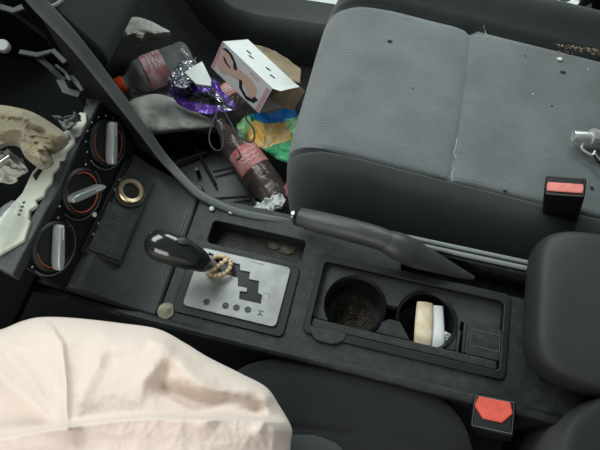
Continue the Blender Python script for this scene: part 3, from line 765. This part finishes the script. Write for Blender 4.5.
# crumbs
def crumb(px, py, r, m, label, name='crumb', cat='crumb', sq_=(1, 1, .6), group=None):
    q = on_seat(px, py, r * .35); bm = bmesh.new(); bmesh.ops.create_icosphere(bm, subdivisions=2, radius=r)
    for v in bm.verts:
        v.co *= 1 + .35 * noise.noise(v.co * 400 + Vector((px, py, 0))); v.co = Vector((v.co.x * sq_[0], v.co.y * sq_[1], v.co.z * sq_[2]))
    me = bpy.data.meshes.new(name); bm.to_mesh(me); bm.free(); me.materials.append(M[m])
    o = bpy.data.objects.new(name, me); COL.objects.link(o); o.location = q
    return tag(o, label, cat, group)
crumb(560, 59, .0050, 'crumb', 'largest white crumb near the rear outer corner of the passenger seat', sq_=(1, .7, .5))
crumb(533, 94, .0014, 'crumb', 'tiny white speck on the seat left of the grey hose fitting, mid cushion')
crumb(588, 69, .0014, 'crumb', 'tiny pale speck at the right edge below the crease debris')
crumb(563, 72, .0040, 'leaf', 'small black flake below the largest white crumb', name='flake', cat='flake', sq_=(1.2, .7, .3))
crumb(552, 106, .0016, 'leaf', 'tiny dark speck right of the white speck mid cushion', name='flake', cat='flake')
crumb(390, 41, .0045, 'leaf', 'curled black leaf bit on the light front half of the seat', name='leaf', cat='leaf', sq_=(1, .45, .35))
crumb(370, 66, .0012, 'debris', 'tiny brown speck below the black leaf bit', name='flake', cat='flake')
crumb(413, 88, .0013, 'leaf', 'tiny dark speck left of the cross seam', name='flake', cat='flake')
crumb(505, 191, .0030, 'leaf', 'dark crumb resting on the front edge seam of the inner bolster', sq_=(1, .7, .6))
crumb(548, 159, .0018, 'debris', 'tiny brown crumb above the upper seat belt buckle')
crumb(525, 56, .0016, 'leaf', 'tiny dark speck left of the largest white crumb', name='flake', cat='flake')
crumb(592, 188, .0028, 'leaf', 'dark crumb right of the upper seat belt buckle')
tg = tube('dry_stalk', [on_seat(484, 26, .010), on_seat(485, 31, .006), on_seat(488, 38, .002)], .0008, 'twig', None, n=6, sub=3); tag(tg, 'thin pale curved stalk beside the outer bolster seam', 'stalk')
def dbr(r):
    px = 545 + 55 * r.random() ** .6; py = 46 + (px - 545) * .14 + r.uniform(-4, 4); return on_seat(px, py, .001)
specks('crease_debris', dbr, 150, .0006, .0028, 'debris', 'brown crumbs gathered in the crease of the seat\'s rear outer corner', 'debris', 8)

# ================================================================== BUCKLES
def buckle(name, c, bottom, s, label, btn, hexa, H=.12):
    t = thing(name, c, label, 'seat belt buckle')
    c = Vector(c); w_, d_ = s
    zz = (c - Vector(bottom)).normalized(); xx_ = Vector((1, 0, 0)); xx_ = (xx_ - zz * xx_.dot(zz)).normalized(); yy = zz.cross(xx_)
    R = Matrix((xx_, yy, zz)).transposed()
    bd_ = box('housing', c + R @ Vector((0, 0, -H / 2)), (w_, d_, H), 'black', t, R, bevel=.004, seg=3)
    fr_ = []
    t_ = .0022
    for (a, b, e, f) in ((0, d_ / 2 - t_, w_ - .008, .002), (0, -d_ / 2 + t_, w_ - .008, .002)):
        pass
    if hexa: o_ = [(-.44, .12), (-.22, -.20), (.22, -.20), (.44, .12), (.36, .42), (-.36, .42)]
    else: o_ = [(-.43, -.32), (.43, -.32), (.45, -.05), (.43, .12), (-.43, .12), (-.45, -.05)]
    O = [c + R @ Vector((a * w_, b * d_, .0002)) for a, b in o_]
    extrude('release_button', O, R @ Vector((0, 0, .0026)), btn, bd_, bevel=.0012)
    tube('top_rim', [c + R @ Vector((a * w_ * .45, b * d_ * .43, .0008)) for a, b in ((-1, -1), (1, -1), (1, 1), (-1, 1))], .0007, 'silverdark', t, closed=True, n=6)
    return t
buckle('seat_belt_buckle', at(565, 186, .030), at(560, 214, -.075), (.050, .030), 'black seat belt buckle with faded pink-red button beside the passenger seat', 'pinkbtn', False, .12)
buckle('seat_belt_buckle', at(493, 414, .035), at(494, 424, -.075), (.046, .038), 'black seat belt buckle with bright red button beside the driver seat', 'redbtn', True, .11)

# ================================================================== METAL FITTING ON SEAT
FM = M['fitting'] = mat('satin_metal', (.62, .63, .61), .28, .6)
mf = thing('metal_fitting', at(590, 140, -.02), 'silver metal nozzle fitting with wire loop at the right edge of the seat', 'metal fitting')
zf = on_seat(580, 142).z + .021
a0 = at(573, 136, zf); a1 = at(592, 137, zf); ad = (a1 - a0).normalized()
lathe('nozzle', [(.004, .001), (.0080, 0), (.0086, .0015), (.0086, .024), (.0086, .03)], a0, ad, 'fitting', mf, n=28)
lathe('flange', [(0.009, 0), (.014, .002), (.0135, .005), (.0135, .009), (.011, .012), (.012, .016), (.015, .020), (.015, .040), (.012, .044), (0, .046)], a0 + ad * .026, ad, 'fitting', mf, n=8, angle=25)
tube('wire_loop', [at(598, 142, zf), at(587, 142, zf - .004), at(582, 146, zf - .006), at(583, 150, zf - .007), at(592, 155, zf - .006), at(595, 151, zf - .004)], .0020, 'fitting', mf, n=8, sub=4)
tube('hose', [at(594, 152, zf - .007), at(598, 158, zf - .006), at(604, 164, zf - .004)], .004, 'black', mf, n=10, sub=3)

# ================================================================== DRIVER SEAT
ds = thing('driver_seat', (.0, -.1, FLOOR), 'black driver seat cushion in the lower foreground, partly under the cream cloth', 'car seat')
pillow('cushion', [(215, 400), (228, 379), (250, 364), (290, 357), (335, 357), (385, 366), (425, 384), (452, 408), (470, 440), (478, 500), (470, 620), (330, 680), (120, 640), (150, 480)], -.0, -.02, 'drvfab', ds, rings=36, cpx=(330, 480), power=4, thick=.18,
       fold=lambda x, y: -.004 * math.exp(-((y - 428 - (x - 300) * .12) / 3.0) ** 2) * (1 if x < 340 else math.exp(-((x - 340) / 20) ** 2)))
pillow('centre_panel', [(262, 452), (272, 437), (300, 434), (326, 438), (346, 455), (356, 520), (330, 610), (180, 600), (200, 500)], .0055, -.001, 'drvpanel', ds, rings=14, thick=.008)
pillow('backrest_bolster', [(558, 475), (562, 445), (571, 422), (590, 404), (618, 392), (690, 380), (760, 420), (760, 560), (640, 620), (560, 540)], .090, .04, 'drvfab', ds, rings=24, power=4, thick=.20)

# ================================================================== CREAM CLOTH
def cf(x, y):
    z = 0
    z += crease(x, y, [(38, 316), (50, 326), (62, 345), (66, 380), (67, 428)], 26, .010, 1)
    z += crease(x, y, [(-40, 446), (0, 438), (60, 430), (110, 422), (150, 419), (205, 421), (240, 420), (290, 424)], 40, .020, 1)
    z += crease(x, y, [(105, 326), (100, 350), (88, 385), (72, 425)], 9, .006)
    z += crease(x, y, [(118, 345), (150, 338), (162, 345), (150, 380), (146, 402)], 11, .008)
    z += crease(x, y, [(168, 345), (190, 375), (215, 392), (268, 394)], 12, .007)
    z += crease(x, y, [(200, 350), (232, 372), (270, 392)], 9, .006)
    z -= crease(x, y, [(165, 392), (200, 404), (255, 408)], 12, .020)
    z -= crease(x, y, [(146, 402), (152, 385), (168, 370)], 8, .007)
    z -= crease(x, y, [(0, 345), (30, 375), (60, 425)], 7, .004)
    z += crease(x, y, [(0, 375), (30, 400), (66, 430)], 9, .006)
    z += crease(x, y, [(206, 421), (225, 410), (262, 402), (272, 392)], 7, .007)
    z += crease(x, y, [(258, 430), (268, 410), (270, 392)], 6, .005)
    z += .0008 * ridged(Vector((x * .11, y * .09, 2)), 2) + .006 * ridged(Vector((x * .012, y * .016, .5)), 2) + .0015 * ridged(Vector((x * .05, y * .03, 4)), 2)
    return z
ck = pillow('cream_cloth', [(-60, 360), (-30, 338), (2, 329), (22, 321), (42, 317), (75, 318), (120, 323), (158, 329), (185, 343), (208, 357), (240, 373), (266, 387), (279, 405), (291, 426), (291, 440), (284, 470), (240, 560), (60, 600), (-120, 560), (-110, 420)], .145, .085, 'cloth', None, rings=120, cpx=(120, 440), power=3, fold=cf, thick=.05, nper=16)
tag(ck, 'large crumpled cream pink cloth bulging over the driver seat in the lower left corner', 'cloth')

# ================================================================== FOOTWELL RUBBISH
def bottle(name, base, tip, r, label, bm_, lab, capm, labspan=(.42, .70), dent=.0, crush=None, n=40):
    base = Vector(base); tip = Vector(tip); L = (tip - base).length; d = (tip - base).normalized()
    t = thing(name, base, label, 'bottle')
    prof = [(0, .012), (r * .45, .004), (r * .75, .0), (r * .95, .008), (r, .02), (r * .94, L * .16), (r, L * .22), (r, L * .38), (r * .97, L * .40), (r * .97, L * .70), (r, L * .72), (r * .95, L * .76), (r * .60, L * .86), (r * .40, L * .91), (r * .38, L * .96), (r * .38, L)]
    f = lambda a, h: 1 + dent * math.sin(3 * a + h * 60) * (1 if L * .1 < h < L * .8 else .2) + (.06 * math.cos(5 * a) if h < .02 else 0)
    o = lathe('bottle_body', prof, base, d, bm_, t, n=n, squash=f, angle=60)
    if lab:
        h0, h1 = labspan; lp_ = [(r * 1.002, L * h0 - .0005), (r * 1.012, L * h0), (r * 1.012, L * h1), (r * 1.002, L * h1 + .0005)]
        bl = lathe('bottle_label', [(a, b) for a, b in lp_], base, d, lab, t, n=n, squash=f)
        for k in range(3):     # illegible pale print bands on the label
            aa, bb, tt = frame(d)
            hh = L * (h0 + (h1 - h0) * (.30 + .2 * k)); pts = []
            for i in range(9):
                an = math.radians(52 + 9 * i) + .02; pts.append(base + d * (hh + .002 * math.sin(i * 2.4)) + (aa * math.cos(an) + bb * math.sin(an)) * r * 1.016 * f(an, hh))
            tube('label_print', pts, .0012, 'white', bl, n=6)
    if capm: lathe('bottle_cap', [(0, L + .012), (r * .42, L + .012), (r * .45, L + .010), (r * .45, L - .004), (r * .40, L - .005)], base, d, capm, t, n=24)
    return t
bottle('plastic_bottle', at(190, 56, -.275), at(122, 84, -.275), .039, 'clear soda bottle with pink label and red cap beside the console trim', 'plasticclear', 'pinklabel', 'cap', (.38, .66))
bottle('plastic_bottle', at(176, 106, -.345), at(132, 93, -.345), .027, 'crumpled clear bottle without label below the pink-labelled bottle', 'plasticclear', None, None, dent=.10)
bottle('plastic_bottle', at(282, 204, -.285), at(219, 122, -.255), .033, 'brownish soda bottle with red label beside the black tray', 'cola', 'redlabel', None, (.40, .62), dent=.02)
bottle('plastic_bottle', at(243, 110, -.30), at(216, 84, -.30), .024, 'small dark bottle wedged below the white carton', 'cola', 'redlabel', None, (.35, .7), dent=.03)

pp = pillow('packing_paper', [(128, 104), (140, 96), (158, 94), (176, 100), (196, 112), (212, 120), (216, 127), (200, 130), (175, 132), (150, 134), (138, 126)], -.27, -.295, 'greypaper', None, rings=24, power=3, fold=lambda x, y: .004 * ridged(Vector((x * .05, y * .06, 7))), thick=.004)
tag(pp, 'soiled off-white crumpled paper above the black tray in the footwell', 'paper')
pw = sheet('purple_wrapper', [(167, 82, -.24), (176, 80, -.225), (190, 78, -.215), (203, 74, -.22), (214, 78, -.22), (224, 92, -.22), (234, 104, -.23), (236, 110, -.24), (224, 112, -.24), (208, 114, -.24), (192, 112, -.245), (178, 104, -.25), (170, 94, -.25)], 'purple', .018, 24, None, cuts=4, seed=3, flat=True,
           regions=[('foil', [(176, 84), (186, 80), (192, 88), (196, 98), (184, 94)]), ('foil', [(206, 92), (214, 88), (228, 104), (236, 110), (222, 110)]), ('ink', [(184, 96), (204, 92), (222, 103), (224, 107), (204, 104), (188, 102)])])
tag(pw, 'shiny purple foil snack wrapper lying below the white carton', 'wrapper')
cl2 = sheet('cellophane', [(168, 78, -.21), (180, 62, -.21), (192, 58, -.21), (200, 64, -.20), (196, 78, -.205), (186, 88, -.21), (172, 88, -.22)], 'foil', .022, 60, None, cuts=4, seed=21, flat=True)
tag(cl2, 'crinkled silvery cellophane between the pink-labelled bottle and the carton', 'cellophane')
np_ = extrude('paper_leaflet', [at(184, 72, -.195), at(202, 61, -.19), at(211, 79, -.19), at(211, 86, -.195), at(196, 84, -.198)], (0, 0, -.006), 'paper', None, bevel=.001)
tag(np_, 'small folded white leaflet left of the white carton', 'leaflet')
# black tray / trim piece
tr = thing('plastic_tray', at(215, 165, -.33), 'black plastic tray on the footwell floor beside the console', 'tray')
TP = [(146, 136), (216, 127), (252, 188), (262, 214), (206, 214), (178, 190)]
tw = [at(px, py, -.325) for px, py in TP]
cen = sum(tw, Vector()) / 6
base_in = [cen + (p - cen) * .88 for p in tw]
extrude('tray_floor', [Vector((p.x, p.y, -.375)) for p in tw], (0, 0, .006), 'black', tr)
for i in range(6):
    a_, b_ = tw[i], tw[(i + 1) % 6]; ai, bi = base_in[i], base_in[(i + 1) % 6]
    v = [a_, b_, bi, ai]; v = v + [Vector((p.x, p.y, -.369)) for p in v]
    make('tray_wall', v, [(0, 1, 2, 3), (7, 6, 5, 4), (0, 4, 5, 1), (1, 5, 6, 2), (2, 6, 7, 3), (3, 7, 4, 0)], 'black', tr, bevel=.0015)
for (p1, p2) in (((195, 146), (216, 185)), ((213, 172), (248, 164)), ((200, 200), (254, 196)), ((170, 165), (206, 152))):
    q1, q2 = at(*p1, -.355), at(*p2, -.355); tube('rib', [q1, q2], .003, 'dark', tr, n=8)
lathe('screw_boss', [(.0, .006), (.004, .005), (.005, 0), (.005, -.02)], at(197, 170, -.345), (0, 0, 1), 'trim', tr, n=16)

# cables
cbz = -.20
for k, (pts, lab) in enumerate((
    ([(217, 106), (216, 118), (222, 132), (222, 148), (215, 150), (209, 140), (212, 124), (217, 112)], 'thin black wire loop nearest the purple wrapper'),
    ([(222, 108), (230, 122), (238, 136), (252, 142), (254, 130), (246, 118), (252, 108)], 'thin black wire loop over the yellow and green bag'),
    ([(212, 118), (224, 140), (238, 150), (240, 158), (236, 160)], 'short black wire lying over the red bottle label'))):
    tg = tube('wire', [at(px, py, cbz - .004 * k) for px, py in pts], .0018, 'ink', None, n=8, sub=5); tag(tg, lab, 'wire')

# snack bag
sb = sheet('snack_bag', [(236, 124, -0.285), (246, 116, -0.275), (260, 112, -0.265), (275, 108, -0.260), (292, 104, -0.265), (300, 118, -0.265), (300, 150, -0.275), (292, 166, -0.285), (278, 160, -0.285), (262, 150, -0.285), (246, 143, -0.285), (238, 134, -0.285)], 'green', .022, 17, None, cuts=5, seed=5, flat=True,
           regions=[('blue', [(252, 116), (262, 108), (295, 98), (302, 116), (284, 126), (262, 122)]), ('yellow', [(248, 126), (254, 120), (266, 124), (284, 122), (290, 128), (291, 140), (276, 144), (262, 150), (248, 142)]), ('lime', [(236, 120), (250, 116), (252, 126), (246, 134), (238, 132)]), ('lime', [(284, 120), (300, 116), (300, 134), (290, 132)])])
tag(sb, 'bright crinkled snack bag in blue, yellow and green against the seat front', 'snack bag')
tis = sheet('crumpled_tissue', [(252, 208, -.22), (262, 201, -.21), (274, 196, -.21), (283, 194, -.21), (286, 200, -.21), (280, 207, -.21), (268, 214, -.22), (258, 212, -.22)], 'paper', .018, 70, None, cuts=4, seed=8, thick=.001)
tag(tis, 'crumpled white tissue near the handbrake button', 'tissue')
rw = sheet('red_wrapper', [(284, 186, -.27), (290, 182, -.27), (296, 190, -.27), (294, 200, -.27), (286, 196, -.27)], 'redlabel', .01, 70, None, cuts=3, seed=12, thick=.001)
tag(rw, 'small red wrapper scrap between the brown bottle and the seat', 'wrapper')
gr = pillow('cloth_scrap', [(122, 36), (124, 22), (134, 17), (148, 20), (162, 27), (170, 32), (158, 35), (146, 34), (142, 39), (136, 38), (132, 34)], -.26, -.275, 'greypaper', None, rings=16, power=3, fold=lambda x, y: .006 * ridged(Vector((x * .08, y * .1, 1))), thick=.02)
tag(gr, 'pale rag lying in the dark front of the footwell beside the dash', 'rag')
sc1 = sheet('paper_scrap', [(558, 5, -.03), (572, 0, -.03), (580, 1, -.03), (576, 8, -.03), (566, 8, -.03)], 'paper', .004, 60, None, cuts=3, seed=14, thick=.001)
tag(sc1, 'small white paper scrap beyond the passenger seat at the top right', 'paper')
sc2 = sheet('plastic_scrap', [(577, 12, -.04), (592, 3, -.04), (592, 12, -.04), (582, 16, -.04)], 'glove', .004, 60, None, cuts=3, seed=15, thick=.002)
tag(sc2, 'grey plastic scrap right of the small white paper at the top right', 'plastic')

#BOX
def carton(c, R, dims):
    c = Vector(c); t = thing('carton', c, 'open white product carton printed with a pale figure in black straps', 'box')
    lx, ly, lz = dims
    def P(x, y, z): return c + R @ Vector((x * lx / 2, y * ly / 2, z * lz / 2))
    # local: x along length, y = short edge of the front, z = front normal ; open at +x end
    th = .0012
    def panel(name, a, b, m, nrm):
        q = [P(*k) for k in a]; return extrude(name, q, (R @ Vector(nrm)) * -th, m, t)
    fp_ = panel('front_panel', [(-1, -1, 1), (1, -1, 1), (1, 1, 1), (-1, 1, 1)], 0, 'boxprint', (0, 0, 1))
    panel('back_panel', [(-1, -1, -1), (1, -1, -1), (1, 1, -1), (-1, 1, -1)], 0, 'cardboard', (0, 0, -1))
    panel('side_panel', [(-1, 1, -1), (1, 1, -1), (1, 1, 1), (-1, 1, 1)], 0, 'paper', (0, 1, 0))
    panel('side_panel', [(-1, -1, -1), (1, -1, -1), (1, -1, 1), (-1, -1, 1)], 0, 'paper', (0, -1, 0))
    panel('end_panel', [(-1, -1, -1), (-1, 1, -1), (-1, 1, 1), (-1, -1, 1)], 0, 'paper', (-1, 0, 0))
    # open flaps at +x
    def flap(name, a, b, out, m):
        A_, B_ = P(*a), P(*b); d = R @ Vector(out); extrude(name, [A_, B_, B_ + d - (B_ - A_) * .08, A_ + d + (B_ - A_) * .08], (R @ Vector((0, 0, 1))).cross(B_ - A_).normalized() * .0008 if False else R @ Vector((.0005, .0005, .0008)), m, t)
    flap('flap', (1, 1, 1), (1, 1, -1), (.014, .004, 0), 'paper')
    flap('flap', (1, -1, -1), (1, 1, -1), (.02, 0, -.014), 'cardboard')
    # inner
    q = [P(.55, -.92, -.9), P(.55, .92, -.9), P(.55, .92, .9), P(.55, -.92, .9)]; extrude('inner_tray', q, R @ Vector((.001, 0, 0)), 'cardboard', t)
    # art on front: pale figure with black straps, stand-in print
    def art(name, pts, m, h=.0003):
        extrude(name, [P(x, y, 1) + R @ Vector((0, 0, .0002 * (1 if m != 'ink' else 2))) for x, y in pts], R @ Vector((0, 0, h)), m, fp_)
    art('printed_figure', [(-.95, .1), (-.80, .62), (-.62, .70), (-.42, .30), (-.10, .40), (.35, .45), (.62, .20), (.70, -.35), (.50, -.70), (.30, -.30), (-.05, -.25), (-.35, -.45), (-.62, -.75), (-.85, -.6)], 'skin')
    art('printed_strap', [(-.92, .55), (-.80, .85), (-.55, .80), (-.30, .50), (-.18, .20), (-.30, .10), (-.42, .45), (-.62, .66), (-.80, .66)], 'ink')
    art('printed_strap', [(-.02, -.15), (.10, -.62), (.45, -.90), (.72, -.70), (.80, -.30), (.66, -.30), (.60, -.58), (.42, -.68), (.18, -.45), (.10, -.10)], 'ink')
    art('printed_strap', [(-.72, .30), (-.60, .12), (-.42, .02), (-.42, -.08), (-.64, .0), (-.78, .22)], 'ink')
    art('printed_band', [(.84, -.95), (.97, -.95), (.97, .8), (.84, .8)], 'boxpink')
    art('printed_band', [(-.99, -.95), (-.90, -.95), (-.90, .95), (-.99, .95)], 'boxpink')
    for k in range(4): art('printed_mark', [(.22 + .09 * k, .66), (.27 + .09 * k, .66), (.27 + .09 * k, .84), (.22 + .09 * k, .84)], 'boxpink')
    for k, (a_, b_) in enumerate(((-.55, .0), (-.35, .2), (.2, -.1), (.5, .15))):
        extrude('printed_mark', [P(a_ + x, 1, b_ + z) + R @ Vector((0, .0002, 0)) for x, z in ((0, -.05), (.16, -.1), (.18, .0), (.02, .08))], R @ Vector((0, .0003, 0)), 'ink', t)
    return t
from mathutils import Euler
carton((-.2612, .6742, -.19), Euler((.9616, .1105, -.563), 'XYZ').to_matrix(), (.1444, .0618, .0813))
# loose cardboard sheet behind the carton
cbd = sheet('cardboard_sheet', [(252, 44, -0.250), (268, 48, -0.230), (286, 58, -0.220), (301, 70, -0.220), (300, 84, -0.230), (284, 78, -0.230), (266, 62, -0.240)], 'cardboard', .004, 14, None, cuts=4, seed=17, thick=.002)
tag(cbd, 'curved brown cardboard sheet behind the white carton', 'cardboard')
cb2 = sheet('cardboard_piece', [(262, 112, -.25), (274, 94, -.235), (294, 92, -.235), (298, 100, -.24), (284, 108, -.25), (268, 114, -.255)], 'cardboard', .006, 20, None, cuts=4, seed=18, thick=.002)
tag(cb2, 'brown cardboard piece between the carton and the blue bag', 'cardboard')
# rubbish heap beneath, mostly dark
